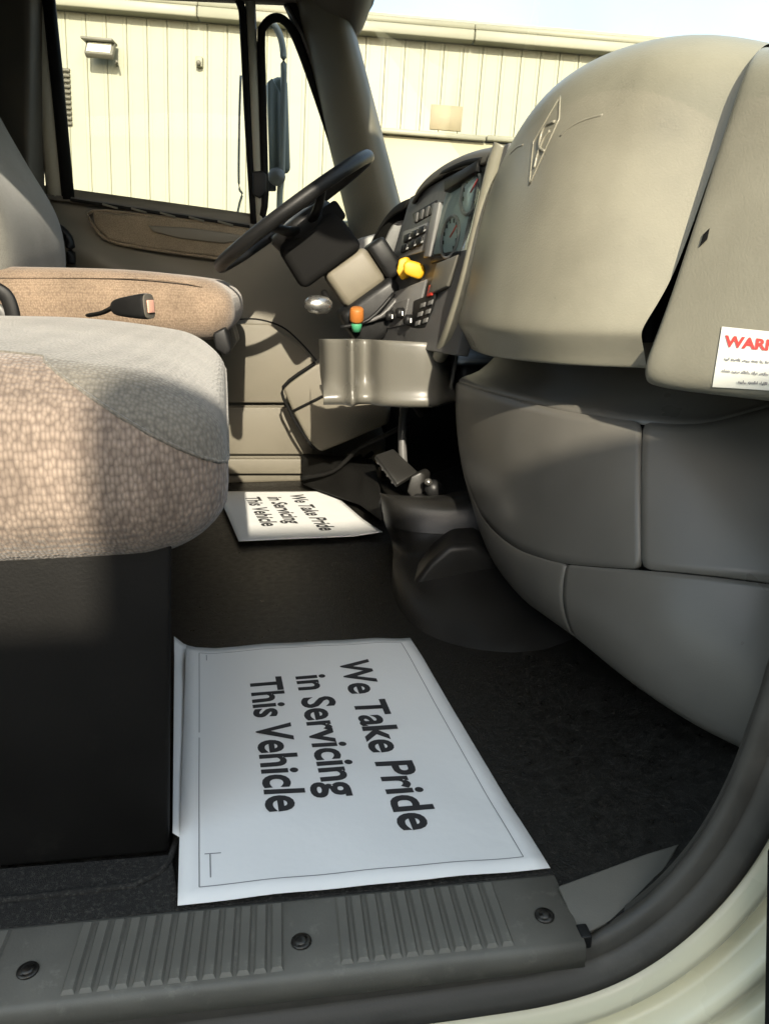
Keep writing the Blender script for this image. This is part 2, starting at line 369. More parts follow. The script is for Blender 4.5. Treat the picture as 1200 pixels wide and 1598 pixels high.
# door opening: seal and painted jamb follow one path
path0 = [(-1.25, -.058), (-.6, -.056), (-.3, -.054), (-.1, -.052), (.08, -.049), (.18, -.047), (.25, -.043), (.305, -.03), (.352, -.004), (.395, .038), (.43, .093), (.455, .16), (.472, .24), (.495, .34), (.6, .56), (.74, .75), (.86, .95), (.82, 1.3), (.68, 1.5), (.3, 1.62), (-.6, 1.6), (-1.15, 1.58), (-1.25, 1.4), (-1.27, .8), (-1.27, .1), (-1.25, -.03)]
pp = [(p.x, p.z) for p in smooth_path([Vector((x, 0, z)) for x, z in path0], 6)]
sweep('door_seal', pp, [(-.008, .02), (-.012, .004), (-.01, -.006), (-.004, -.012), (-.001, -.012), (.002, -.016), (.013, -.027), (.022, -.028), (.03, -.02), (.033, -.021), (.036, -.017), (.04, -.004), (.038, .02)], 'seal', cab)
sweep('inner_lip', pp, [(-.004, .012), (-.014, .009), (-.021, .001), (-.022, -.005), (-.015, -.012), (-.003, -.0135)], 'seal', cab)
sweep('door_jamb', pp, [(.03, .03), (.036, -.004), (.044, -.018), (.056, -.026), (.066, -.025), (.078, -.016), (.088, -.003), (.1, .002), (.112, .002), (.118, -.004), (.121, -.02), (.126, -.028), (.134, -.03), (.15, -.024), (.16, -.022), (.166, -.028), (.175, -.04), (.2, -.045), (.26, -.048), (.33, -.03)], 'paint', cab)
# outer skin: rocker and front post below/ahead
box('rocker', (0, .05, -.62), (3.0, .14, .62), 'paint', cab, bevel=.03)
box('cowl_side', (1.0, .02, .25), (.46, .12, 1.1), 'paint', cab, bevel=.04)
box('side_tread', (-.2, -.16, -.75), (1.4, .3, .04), 'steel', cab, bevel=.01)
# firewall, back wall, roof and far side structure
box('firewall', (.9, 1.02, .35), (.04, 2.1, .95), 'black_soft', cab, bevel=.01)
box('back_wall', (-1.0, 1.02, .75), (.05, 2.1, 1.6), 'headliner', cab, bevel=.01)
rows = [[Vector((x, y, z - .05 * abs((y - 1.02) / 1.0) ** 4)) for x, z in [(-1.02, 1.53), (-.6, 1.6), (0, 1.58), (.2, 1.5), (.27, 1.43)]] for y in [-.02 + 2.08 * i / 8 for i in range(9)]]
grid('roof', rows, 'headliner', cab, n=1, thick=.05, off=1)
# far front post (driver side)
def post(name, c0, c1, mt, par):   # c: list of (px,py,y) rows
    return grid(name, [[at(u, v, y=y) for u, v, y in r] for r in (c0, c1)], mt, par, n=0)
rows = []
for t in [0, .25, .5, .75, 1.0, 1.15]:
    def L(a, b): return Vector(a) * (1 - t) + Vector(b) * t
    a0, a1 = at(462, -20, y=1.96), at(560, 385, y=1.93)
    b0, b1 = at(505, -20, y=1.88), at(583, 385, y=1.86)
    c0, c1 = at(528, 0, y=1.84), at(612, 335, y=1.82)
    d0, d1 = at(541, 30, y=1.87), at(622, 335, y=1.85)
    rows.append([L(a0, a1) + Vector((0, .06, 0)), L(a0, a1), L(b0, b1), L(c0, c1), L(d0, d1), L(d0, d1) + Vector((.02, .08, 0))])
grid('front_post', rows, 'post', cab, n=2, thick=.01)
tube('windshield_seal', [at(541, 30, y=1.885), at(580, 185, y=1.875), at(626, 345, y=1.865)], .007, 'black_soft', cab, n=8)
# header over the windshield with the visor end
grid('header', [[Vector((.05, y, 1.54)), Vector((.12, y, 1.435)), Vector((.2, y, 1.40 - .045 * max(0, (y - 1.5) / .4) ** 2)), Vector((.262, y, 1.405 - .05 * max(0, (y - 1.5) / .4) ** 2)), Vector((.3, y, 1.46))] for y in [0, .4, .8, 1.2, 1.5, 1.7, 1.84, 1.95]], 'trim_dark', cab, n=2, thick=.006)
# glass
data('windshield', [(.25, .08, 1.42), (.25, 1.86, 1.40), (.86, 1.9, .66), (.86, .06, .66)], [(0, 1, 2, 3)], 'glass', cab, smooth=False)
# rear post strip on the driver's side
grid('rear_post', [[at(u0, 0, y=y) if False else at(u, v, y=y) for u, y in ((-60, 1.98), (34, 1.9), (44, 1.88), (52, 1.9), (70, 1.985))] for v, u0 in ((-40, 0), (120, 0), (310, 0), (440, 0))], 'trim_dark', cab, n=1)
# far side lower body and sill
box('far_sill', (-.2, 2.02, .02), (1.7, .1, .05), 'trim', cab, bevel=.012)
box('far_rocker', (0, 2.08, -.5), (3.0, .1, 1.0), 'paint', cab, bevel=.02)
box('far_cowl', (.65, 2.0, .32), (.64, .1, .7), 'black_soft', cab, bevel=.02)
box('under_floor', (0, 1.05, -.1), (1.9, 1.95, .12), 'black', cab, bevel=0)
# engine cover hump under the centre of the dash
hp = [[(.235, 1.20, .165), (.25, 1.13, .175), (.33, 1.10, .172), (.41, 1.09, .172), (.47, 1.1, .2), (.6, 1.1, .28)],
      [(.232, 1.19, .12), (.243, 1.115, .125), (.33, 1.085, .12), (.415, 1.075, .12), (.48, 1.06, .13), (.6, 1.0, .16)],
      [(.238, 1.19, .075), (.252, 1.1, .07), (.34, 1.055, .068), (.42, 1.04, .075), (.48, 1.0, .08), (.6, .95, .1)],
      [(.26, 1.19, .03), (.28, 1.08, .035), (.34, .99, .045), (.40, .93, .06), (.45, .9, .06), (.6, .85, .06)],
      [(.245, 1.08, .03), (.25, .98, .034), (.29, .84, .04), (.365, .78, .044), (.45, .76, .04), (.6, .7, .04)],
      [(.23, 1.0, .016), (.226, .88, .02), (.25, .74, .022), (.35, .67, .026), (.45, .65, .024), (.6, .62, .02)],
      [(.226, .98, -.01), (.214, .86, -.01), (.238, .7, -.01), (.35, .61, -.01), (.46, .58, -.01), (.6, .56, -.01)]]
hump = grid('engine_cover', [[Vector((.235, 1.45, .16))] and [Vector((x, 1.32, .08)) for x, y, z in hp[0]]] + [[Vector(p) for p in r] for r in hp], 'hump', cab, n=2)
grid('cover_cap', [[Vector((x - .003, y - .004, z + .003)) for x, y, z in r] for r in ([(.236, 1.28, .12), (.25, 1.28, .12), (.33, 1.28, .12), (.41, 1.28, .12), (.44, 1.28, .13)], [p for p in hp[0][:4]] + [(.44, 1.095, .185)], [p for p in hp[1][:4]] + [(.445, 1.07, .122)], [(.24, 1.185, .09), (.25, 1.1, .088), (.335, 1.065, .086), (.418, 1.05, .09), (.45, 1.04, .09)])], 'hump', cab, n=2)
prism('boot', [at(u, v, y=.9) for u, v in ((614, 962), (640, 918), (668, 880), (700, 852), (738, 850), (770, 868), (786, 930), (790, 990))], (.03, .12, .004), 'hump', cab, bevel=.016, seg=4)
prism('boot_lip', [at(u, v, y=.86) for u, v in ((606, 985), (616, 958), (650, 948), (730, 942), (782, 962), (796, 1020), (770, 1046), (690, 1030))], (.01, .05, .002), 'hump', cab, bevel=.014, seg=4)

# ------------------------------------------------------------------ driver's door
dr = thing('driver_door', 'closed driver door with brown cloth insert, pull cup and framed window', 'door', (-.2, 2.0, 0))
DY = 1.99
# inner skin with sculpted relief
def relief(x, z):
    y = DY
    # swept arm-rest bulge running down toward the front
    c = .66 - .42 * (x + .5) - .25 * (x + .5) ** 2
    y -= .05 * math.exp(-((z - c) / .06) ** 2)
    y -= .03 * (1 / (1 + math.exp((z - c + .06) / .012)))
    return y
rows = []
for i in range(40):
    z = .055 + (.865 - .055) * i / 39
    rows.append([Vector((x, relief(x, z - .0), z + (.12 * (-.1 - x) * (i / 39)))) for x in [-.72 + 1.06 * j / 44 for j in range(45)]])
panel = grid('inner_panel', rows, 'trim', dr, n=0, thick=.012, off=1)
# cloth insert
ins = [at(u, v, y=1.975) for u, v in ((147, 330), (260, 340), (380, 356), (398, 372), (392, 392), (360, 404), (300, 398), (230, 388), (172, 376), (150, 355))]
prism('cloth_insert', ins, (0, -.02, 0), 'insert', dr, bevel=.012, seg=4)
tube('insert_piping', smooth_path([p + Vector((0, -.012, 0)) for p in ins], 4, True), .005, 'insert', dr, n=8, closed=True)
cupp = [at(u, v, y=1.955) for u, v in ((232, 352), (300, 356), (372, 366), (386, 374), (350, 380), (280, 372), (240, 362))]
prism('pull_cup', cupp, (0, -.006, 0), 'trim', dr, bevel=.005)
# lower pocket panels and seams
prism('map_pocket', [at(u, v, y=1.94) for u, v in ((342, 520), (372, 505), (420, 505), (470, 540), (500, 575), (500, 628), (350, 628))], (0, -.012, 0), 'trim', dr, bevel=.007, seg=3)
prism('lower_panel', [at(u, v, y=1.95) for u, v in ((320, 634), (520, 634), (520, 708), (320, 708))], (0, -.016, 0), 'trim', dr, bevel=.006, seg=3)
prism('scuff_strip', [at(u, v, y=1.96) for u, v in ((320, 714), (520, 714), (520, 738), (320, 738))], (0, -.02, 0), 'trim', dr, bevel=.006, seg=3)
tube('panel_line', smooth_path([at(u, v, y=1.924) for u, v in ((360, 500), (400, 498), (440, 510), (470, 535), (497, 566))], 5), .003, 'seam', dr, n=6)
# window: top of the door, rubber and frames
prism('sill_strip', [at(u, v, y=1.965) for u, v in ((60, 302), (105, 306), (250, 328), (392, 349), (470, 362), (560, 380), (560, 390), (392, 359), (250, 337), (105, 315), (60, 310))], (0, .05, 0), 'trim_dark', dr, bevel=.004)
prism('sill_felt', [at(u, v, y=1.955) for u, v in ((110, 309), (390, 351), (390, 356), (110, 314))], (0, .02, 0), 'black_soft', dr, bevel=.002)
for k in range(5):
    u = 160 + k * 45
    prism('felt_clip', [at(u + a, 316.5 + (u + a - 160) * .149 + b, y=1.952) for a, b in ((0, 0), (24, 3.5), (24, 7), (0, 3.5))], (0, .01, 0), 'post', dr, bevel=.001)
tube('rear_channel', [at(u, v, y=1.98) for u, v in ((72, -40), (90, 130), (107, 312))], .019, 'black_soft', dr, n=10)
tube('rear_frame', [at(u, v, y=1.995) for u, v in ((58, -40), (73, 130), (91, 312))], .03, 'trim_pale', dr, n=10)
tube('front_channel', smooth_path([at(u, v, y=1.985) for u, v in ((300, -28), (355, -14), (376, 8), (381, 60), (388, 200), (397, 350))], 4), .012, 'black_soft', dr, n=10)
tube('division_bar', [at(u, v, y=1.99) for u, v in ((390, -20), (396, 130), (405, 356))], .016, 'trim_pale', dr, n=10)
vent = [at(u, v, y=1.985) for u, v in ((408, 60), (413, 40), (428, 28), (446, 34), (463, 62), (490, 135), (520, 225), (553, 330), (562, 372), (545, 378), (420, 358), (414, 300), (410, 150))]
tube('vent_rubber', smooth_path(vent, 4, True), .0125, 'black_soft', dr, n=10, closed=True)
tube('front_frame', [at(u, v, y=2.0) for u, v in ((440, -30), (478, 55), (520, 165), (555, 270), (578, 370))], .026, 'black_soft', dr, n=10)
tube('frame_lip', [at(u, v, y=1.972) for u, v in ((448, 10), (472, 55), (512, 165), (546, 270), (566, 365))], .005, 'cluster', dr, n=8)
box('top_rail', Vector((-.25, 1.99, 1.475)), (.95, .05, .07), 'trim_dark', dr, bevel=.012)
data('window_pane', [at(u, v, y=2.003) for u, v in ((68, -50), (384, -50), (397, 352), (107, 312))], [(0, 1, 2, 3)], 'glass', dr, smooth=False)
data('vent_pane', [at(u, v, y=2.003) for u, v in ((409, 100), (413, 40), (428, 28), (446, 34), (490, 135), (553, 330), (560, 372), (420, 358))], [tuple(range(8))], 'glass', dr, smooth=False)
prism('vent_latch', [at(u, v, y=1.965) for u, v in ((394, 268), (408, 266), (416, 272), (416, 300), (406, 310), (395, 304))], (0, .02, 0), 'black', dr, bevel=.004)
box('outer_skin', (-.2, 2.06, .4), (1.1, .03, .9), 'paint', dr, bevel=.01)
rf = tube('grab_handle', smooth_path([at(u, v, y=1.94) for u, v in ((71, 352), (84, 352), (100, 362), (110, 380), (112, 412))], 5), .013, 'black', dr, n=10)

# ------------------------------------------------------------------ mirror outside the driver's door
mr = thing('side_mirror', 'tall truck mirror on a tubular arm outside the driver vent window', 'mirror', (.03, 2.3, .9))
mh = at(429, 195, y=2.28)
Rm = Matrix.Rotation(rad(-62), 3, 'Z')
hs = box('housing', mh + Vector((.012, .04, 0)), (.09, .05, .3), 'mirror', mr, bevel=.02, R=Rm)
prism('glass', [at(418, 128, y=2.245), at(424, 122, y=2.245), at(439, 150, y=2.27), at(441, 262, y=2.27), at(420, 268, y=2.245)], (.004, .006, 0), 'mirror', mr, bevel=.002)
tube('arm', smooth_path([at(u, v, y=2.25) for u, v in ((414, 38), (428, 40), (439, 62), (443, 100), (442, 180), (440, 270), (437, 300), (436, 345))], 5), .011, 'chrome', mr, n=10)
lathe('clamp', at(432, 276, y=2.235), (.2, -1, .1), [(-.02, .026), (0, .03), (.012, .028), (.02, .014), (.024, 0)], 'cluster', mr, n=16)
box('pivot', at(424, 286, y=2.25), (.03, .03, .05), 'black', mr, bevel=.006)
tube('stay', smooth_path([at(u, v, y=2.28) for u, v in ((376, 118), (374, 180), (373, 285), (378, 302), (374, 318), (371, 335), (373, 348))], 4), .004, 'chrome', mr, n=8)

# ------------------------------------------------------------------ dashboard
da = thing('dashboard', 'beige truck dashboard with glove box, switch panel and taupe lower trim', 'dashboard', (.55, 1.0, 0))
# padded glove box pod
bot = [(.385, 1.05, .515), (.372, .985, .52), (.347, .82, .524), (.347, .68, .528), (.392, .535, .531), (.452, .455, .534), (.492, .405, .536)]
top = [(.45, .97, .86), (.428, .885, .905), (.437, .775, .963), (.452, .685, .986), (.482, .56, .988), (.535, .46, .976), (.605, .40, .95)]
fwd = [(1, .1), (1, .0), (1, 0), (1, .05), (.95, .2), (.85, .45), (.75, .6)]
rows = []
for b, t, f in zip(bot, top, fwd):
    b = Vector(b); t = Vector(t); d = Vector((f[0], f[1], 0)); d.normalize(); q_ = -.2 if f[0] < .8 else (.4 if f[0] < .9 else 1)
    m1 = b.lerp(t, .27) - d * .018 * q_; m2 = b.lerp(t, .5) - d * .022 * q_; m3 = b.lerp(t, .78) - d * .02 * q_
    rows.append([b + d * .14 + Vector((0, 0, .03)), b + d * .03 + Vector((0, 0, -.002)), b + d * .02, b + d * .016 + Vector((0, 0, .012)), b - d * .004 + Vector((0, 0, .044)), b - d * .009 + Vector((0, 0, .056)), m1, m2, m3, t - d * .012 - Vector((0, 0, .03)), t + d * .03, t + d * .12 + Vector((0, 0, .006)), Vector((.78, max(t.y, .3) + .05, t.z - .05)), Vector((.88, max(t.y, .3) + .05, .66))])
pod = grid('glove_box', rows, 'dash', da, n=3)
# soft crease above the lid and the embossed badge, laid on the pod's own surface
def on_surf(o, pts, lift=0):
    dg = bpy.context.evaluated_depsgraph_get(); e = o.evaluated_get(dg); out = []
    for u, v in pts:
        d = (_fw + _rt * ((u - 600) / FPX) - _up * ((v - 799) / FPX)).normalized()
        hit, loc, nrm, _ = e.ray_cast(CAM, d)
        if hit: out.append(loc + (nrm if nrm.dot(d) < 0 else -nrm) * lift)
    return out
tube('lid_crease', on_surf(pod, [(p.x, p.y) for p in smooth_path([Vector((u, v, 0)) for u, v in ((874, 212), (890, 198), (912, 187), (940, 179))], 5)], -.0012), .0022, 'dash', pod, n=8)
tube('lid_crease', on_surf(pod, [(p.x, p.y) for p in smooth_path([Vector((u, v, 0)) for u, v in ((796, 240), (806, 230), (816, 226))], 4)], -.001), .002, 'dash', pod, n=8)
bd = tube('badge', on_surf(pod, [(p.x, p.y) for p in [Vector((874, 150, 0)).lerp(Vector((872, 186, 0)), k / 5) for k in range(5)] + [Vector((872, 186, 0)).lerp(Vector((826, 288, 0)), k / 12) for k in range(12)] + [Vector((826, 288, 0)).lerp(Vector((832, 222, 0)), k / 8) for k in range(8)] + [Vector((832, 222, 0)).lerp(Vector((874, 150, 0)), k / 10) for k in range(10)]], .0), .0016, 'dash', pod, n=8, closed=True)
tube('badge_mark', on_surf(pod, [(p.x, p.y) for p in smooth_path([Vector((u, v, 0)) for u, v in ((866, 190), (852, 196), (844, 212), (842, 230), (850, 236))], 4)], .0006), .0024, 'dash', pod, n=8)
tube('badge_mark', on_surf(pod, [(p.x, p.y) for p in smooth_path([Vector((u, v, 0)) for u, v in ((858, 204), (848, 218), (838, 244), (834, 262))], 4)], .0006), .0022, 'dash', pod, n=8)
# end cushion by the door
eb = [(.555, .45, .535), (.512, .415, .53), (.489, .388, .523), (.486, .378, .518), (.5, .344, .515), (.538, .278, .515), (.588, .2, .515), (.66, .1, .516), (.74, .02, .52)]
rows = []
for i, b in enumerate(eb):
    b = Vector(b); d = Vector((.78, .62, 0)) if i < 4 else Vector((.86, .5, 0))
    t = Vector((b.x + .1, b.y - .005, .955 - .006 * i)); bl_ = -.002 if i < 5 else .004
    m1 = b.lerp(t, .22) - d * bl_; m2 = b.lerp(t, .5) - d * bl_ * 1.25; m3 = b.lerp(t, .78) - d * bl_ * 1.1
    rows.append([b + d * .14 + Vector((0, 0, .04)), b + d * .03 + Vector((0, 0, -.004)), b + d * .008, b - d * .003 + Vector((0, 0, .022)), m1, m2, m3, t - d * .012 - Vector((0, 0, .03)), t + d * .03, t + d * .12, Vector((.88, b.y + .1, .66))])
cap = grid('end_cushion', rows, 'dash', da, n=3)
_b, _t = Vector(bot[-1]), Vector(top[-1]); _d = Vector((.75, .6, 0)).normalized()
rows = []
for f, bl_ in ((-.03, -.03), (.0, -.02), (.04, -.016), (.12, -.002), (.27, -.004), (.5, -.004), (.78, -.004), (.93, .002), (1.0, -.03), (1.03, -.12)):
    p = _b.lerp(_t, f) - _d * bl_; rows.append([p + _d * .03, p + _d * .012 + Vector((.003, -.004, 0)), p + _d * .006 + Vector((.012, -.015, 0)), p + _d * .008 + Vector((.05, -.05, 0))])
grid('seam_strip', rows, 'dash', da, n=2)
# lower dash: a curved belly divided into four panels
_tp = [at(715, 592, z=.449), at(748, 603, z=.450), at(800, 617, z=.451), at(850, 629, z=.451), at(890, 638, z=.451), at(945, 648, z=.451), at(1003, 655, z=.451), at(1090, 660, z=.452), Vector((.71, .44, .475)), Vector((.8, .42, .5))]
_sm = [at(u, v, x=x) for u, v, x in ((722, 715, .405), (752, 800, .412), (800, 850, .418), (850, 872, .434), (890, 881, .452), (945, 886, .478), (1003, 890, .508), (1090, 898, .56), (1200, 912, .635), (1300, 930, .71))]
_bt = [at(u, v, x=x) for u, v, x in ((729, 748, .418), (766, 862, .432), (815, 930, .447), (860, 965, .462), (905, 998, .478), (960, 1045, .498), (1020, 1090, .52), (1090, 1135, .555), (1175, 1178, .605), (1260, 1215, .665))]
def crv(L, s):
    i = min(int(s), len(L) - 2); f = s - i
    a, b, c, d = L[max(i - 1, 0)], L[i], L[i + 1], L[min(i + 2, len(L) - 1)]
    return .5 * ((2 * b) + (c - a) * f + (2 * a - 5 * b + 4 * c - d) * f * f + (3 * b - a - 3 * c + d) * f ** 3)
ST = .55
def belly(s, v):
    t, m, b = crv(_tp, s), crv(_sm, s), crv(_bt, s)
    e = crv(_tp, min(s + .3, 9)) - crv(_tp, max(s - .3, 0)); o = Vector((e.y, -e.x, 0)); o.normalize()
    if o.y > 0 or o.x > 0: o = Vector((-abs(o.x), -abs(o.y), 0))
    if v <= ST:
        f = v / ST; return t.lerp(m, f) + o * (.005 * math.sin(math.pi * f))
    f = (v - ST) / (1 - ST); f2 = f ** 1.25
    return m.lerp(b, f2) + o * (.018 * math.sin(math.pi * f2) ** .8 * min(1, s / 3))
SV = 6.0
def lower(name, s0, s1, v0, v1, ns=14, nv=10, curl=0):
    rows = []
    for i in range(ns + 1):
        s = s0 + (s1 - s0) * i / ns
        c = [belly(s, v0 + (v1 - v0) * j / nv) for j in range(nv + 1)]
        if curl: c += [c[-1] + Vector((.03, .012, -.002)), c[-1] + Vector((.09, .04, .006)), c[-1] + Vector((.2, .06, .03))]
        rows.append(c)
    return grid(name, rows, 'dash_low', da, n=1, thick=.012, off=0)
rows = []
for i in range(46):
    s = 9 * i / 45; p = belly(s, 0)
    rows.append([p + Vector((.14, .05, .1)), p + Vector((.09, .03, .045)), p + Vector((.05, .016, .012)), p + Vector((.012, .005, .006)), p + Vector((.001, 0, .0)), p + Vector((.0015, 0, -.008))])
grid('lower_ledge', rows, 'dash_low', da, n=1)
lower('knee_panel', 0, SV - .01, .012, ST - .002, 20, 8)
lower('side_panel', SV + .01, 9, .012, ST - .002, 10, 8)
lower('corner_panel', 0, 3.96, ST + .002, 1, 14, 9, 1)
lower('access_panel', 3.985, 9, ST + .006, 1, 18, 9, 1)
grid('lower_backing', [[belly(9 * i / 40, .01 + .98 * j / 16) + Vector((.014, .007, .0)) for j in range(17)] for i in range(41)], 'seam', da, n=0)
pl_ = on_surf(cap, [(1092, 386), (1098, 366), (1108, 356), (1104, 374)], .001)
if len(pl_) == 4: prism('latch', pl_, (-.0012, -.001, 0), 'seam', da, bevel=.001)
# switch panel between glove box and wheel
A0, A1 = at(706, 548, x=.355), at(786, 226, x=.425)       # near edge bottom, top
B0, B1 = at(578, 528, y=1.5), at(642, 306, y=1.5)         # far edge bottom, top
pn = ((A1 - A0).cross(B0 - A0)).normalized()
if pn.x > 0: pn = -pn
def sp_(s, t, h=0):     # s 0 far .. 1 near, t 0 bottom .. 1 top
    return (B0 * (1 - s) + A0 * s) * (1 - t) + (B1 * (1 - s) + A1 * s) * t + pn * h
def on_panel(name, s, t, ds, dt, h0, h1, m, bevel=.003, par=None):
    q = [sp_(s - ds / 2, t - dt / 2, h0), sp_(s + ds / 2, t - dt / 2, h0), sp_(s + ds / 2, t + dt / 2, h0), sp_(s - ds / 2, t + dt / 2, h0)]
    return prism(name, q, pn * (h1 - h0), m, par or sw, bevel=bevel)
sw = prism('switch_panel', [sp_(-.02, -.02, -.03), sp_(1.04, -.02, -.03), sp_(1.04, 1.0, -.03), sp_(-.02, 1.0, -.03)], pn * .03, 'cluster', da, bevel=.004)
PC = (A0 + A1 + B0 + B1) / 4
def pan(u, v, h=0):     # point of the switch panel seen at a photo point
    d = _fw + _rt * ((u - 600) / FPX) - _up * ((v - 799) / FPX)
    return CAM + d * ((PC + pn * h - CAM).dot(pn) / d.dot(pn))
def pad(name, pts, h0, h1, m, bevel=.002, par=None):
    return prism(name, [pan(u, v, h0) for u, v in pts], pn * (h1 - h0), m, par or sw, bevel=bevel, seg=2)
# gauge bay with two round gauges behind a lens
pad('gauge_bay', ((702, 290), (762, 256), (744, 388), (674, 398), (684, 350)), 0, .004, 'gauge', .002)
for u, v in ((734, 300), (702, 370)):
    g = pan(u, v, .006); a = (A1 - A0).normalized(); b = a.cross(pn)
    r = tube('gauge', [g + (a * math.cos(t) + b * math.sin(t) * 1.0) * .043 for t in [2 * math.pi * k / 32 for k in range(32)]], .004, 'slate', sw, n=8, closed=True, up=pn)
    for k in range(9):
        t = rad(-120 + 30 * k); q = g + (a * math.cos(t) + b * math.sin(t)) * .034
        box('tick', q, (.0025, .0025, .008), 'black', r, bevel=0)
    tube('needle', [g, g + (a * .7 + b * .5) * .04], .0018, 'red', r, n=6)
pad('gauge_lens', ((704, 290), (762, 256), (744, 388), (674, 398)), .012, .0135, 'lensglass', .0005)
pad('gauge_divider', ((684, 320), (694, 316), (678, 402), (668, 404)), 0, .014, 'slate', .003)
# upper display slot, side vent, rows of switches
pad('display_slot', ((704, 284), (758, 252), (754, 270), (704, 302)), .002, .02, 'black', .002)
vt = pad('vent', ((646, 334), (684, 312), (678, 334), (650, 350)), 0, .006, 'black', .003)
for k in range(4):
    pad('vent_blade', ((650 + k * 9, 334 - k * 5), (654 + k * 9, 331.6 - k * 5), (652 + k * 8, 346 - k * 4), (648 + k * 8, 348 - k * 4)), .006, .011, 'cluster', .001, vt)
for k, (u, v) in enumerate(((640, 372), (652, 366), (663, 360), (636, 388), (648, 383), (659, 378))):
    s_ = pad('rocker_switch', ((u - 5, v - 4), (u + 4, v - 8), (u + 3, v + 4), (u - 6, v + 8)), 0, .009, 'black', .002)
    pad('icon', ((u - 2, v - 1), (u + 1, v - 2.4), (u + .6, v + .2), (u - 2.4, v + 1.6)), .0093, .0098, 'white', 0, s_)
pad('switch_frame', ((630, 362), (672, 346), (664, 392), (624, 404)), 0, .003, 'slate', .002)
pad('lower_bezel', ((617, 456), (668, 436), (650, 512), (600, 520)), 0, .006, 'slate', .003)
pad('ash_tray', ((688, 412), (722, 398), (704, 448), (674, 462)), 0, .012, 'tray', .003)
pad('ash_tray_slot', ((676, 404), (722, 392), (720, 400), (676, 412)), 0, .008, 'black', .002)
pad('red_button', ((676, 446), (684, 443), (680, 462), (672, 465)), 0, .012, 'red', .002)
pad('heater_control', ((606, 478), (640, 466), (632, 508), (598, 516)), .006, .012, 'cluster', .002)
for u, v in ((612, 494), (628, 489), (641, 500)):
    k_ = lathe('control_knob', pan(u, v, .012), pn, [(0, .014), (.014, .012), (.017, .009), (.018, 0)], 'black', sw, n=16)
    box('pointer', pan(u, v, .031), (.003, .003, .01), 'white', k_, bevel=0)
pad('radio', ((650, 470), (684, 456), (668, 512), (644, 520)), 0, .008, 'black', .002)
for j in range(3):
    for i_ in range(2):
        u = 658 + i_ * 12 - j * 4; v = 474 + j * 14 - i_ * 4
        pad('radio_button', ((u, v), (u + 7, v - 2.6), (u + 5, v + 5), (u - 2, v + 7.6)), .008, .011, 'slate', .001)
# yellow parking brake knob and orange air knob
kb = pan(640, 414, .01); kx = (pn + Vector((0, -.55, -.15))).normalized()
y_ = lathe('parking_brake_stem', pan(636, 416, 0), kx, [(0, .012), (.03, .011)], 'black', sw, n=14)
yk = prism('yellow_knob', [at(u, v, y=1.25) for u, v in ((628, 412), (636, 405), (648, 408), (660, 412), (663, 426), (655, 437), (640, 432), (630, 428))], (.012, .045, .0), 'yellow', sw, bevel=.008, seg=4); yk['label'] = 'yellow parking brake knob'
prism('knob_flange', [at(u, v, y=1.31) for u, v in ((622, 404), (634, 400), (640, 410), (638, 432), (626, 438), (618, 424))], (.01, .02, 0), 'yellow', yk, bevel=.005, seg=3)
ok_ = at(557, 492, y=1.36)
og = lathe('orange_knob', ok_ + Vector((0, .01, -.018)), (0, -.35, 1), [(0, .011), (.004, .016), (.008, .018), (.034, .017), (.038, .014), (.039, 0)], 'orange', sw, n=18)
lathe('green_collar', ok_ + Vector((0, .015, -.04)), (0, -.2, 1), [(0, .011), (.018, .014), (.022, .012)], 'green', og, n=16)
# hoods over the panel
def hood(name, pts, w, m):
    rows = []
    for u, v, y in pts:
        p = at(u, v, y=y)
        rows.append([p + Vector((-.035, -.005, -.035)), p + Vector((-.03, -.01, -.012)), p + Vector((-.01, -.005, .0)), p + Vector((.06, 0, .012)), p + Vector((.3, .05, -.02)), p + Vector((.5, .05, -.16))])
    return grid(name, rows, m, da, n=2, thick=.008)
hood('centre_hood', [(662, 300, 1.46), (668, 284, 1.42), (690, 262, 1.34), (722, 243, 1.2), (752, 232, 1.08), (790, 228, .95)], 0, 'trim_dark')
tube('hood_edge', smooth_path([at(u, v, y=y) + Vector((-.032, -.008, -.02)) for u, v, y in [(668, 300, 1.45), (676, 284, 1.42), (696, 268, 1.34), (724, 252, 1.2), (752, 240, 1.09), (776, 236, 1.0)]], 4), .008, 'black_soft', da, n=8)
hood('cluster_hood', [(578, 420, 1.66), (584, 395, 1.64), (597, 362, 1.62), (614, 332, 1.6), (632, 312, 1.57), (652, 306, 1.52)], 0, 'black_soft')
prism('cluster_side', [at(u, v, y=1.6) for u, v in ((566, 470), (590, 400), (606, 360), (624, 330), (645, 318), (640, 350), (618, 410), (600, 460))], (.02, .08, 0), 'cluster', da, bevel=.006)
prism('cluster_back', [at(u, v, y=1.72) for u, v in ((560, 372), (596, 362), (604, 392), (590, 420), (566, 440), (552, 400))], (0, .12, 0), 'slate', da, bevel=.006)
# pale rounded frame along the glove box
tube('panel_frame', smooth_path([at(686, 556, x=.352), at(702, 520, x=.357), at(728, 440, x=.375), at(752, 340, x=.398), at(772, 258, x=.415), at(783, 226, x=.425)], 5), .016, 'dash', da, n=12)
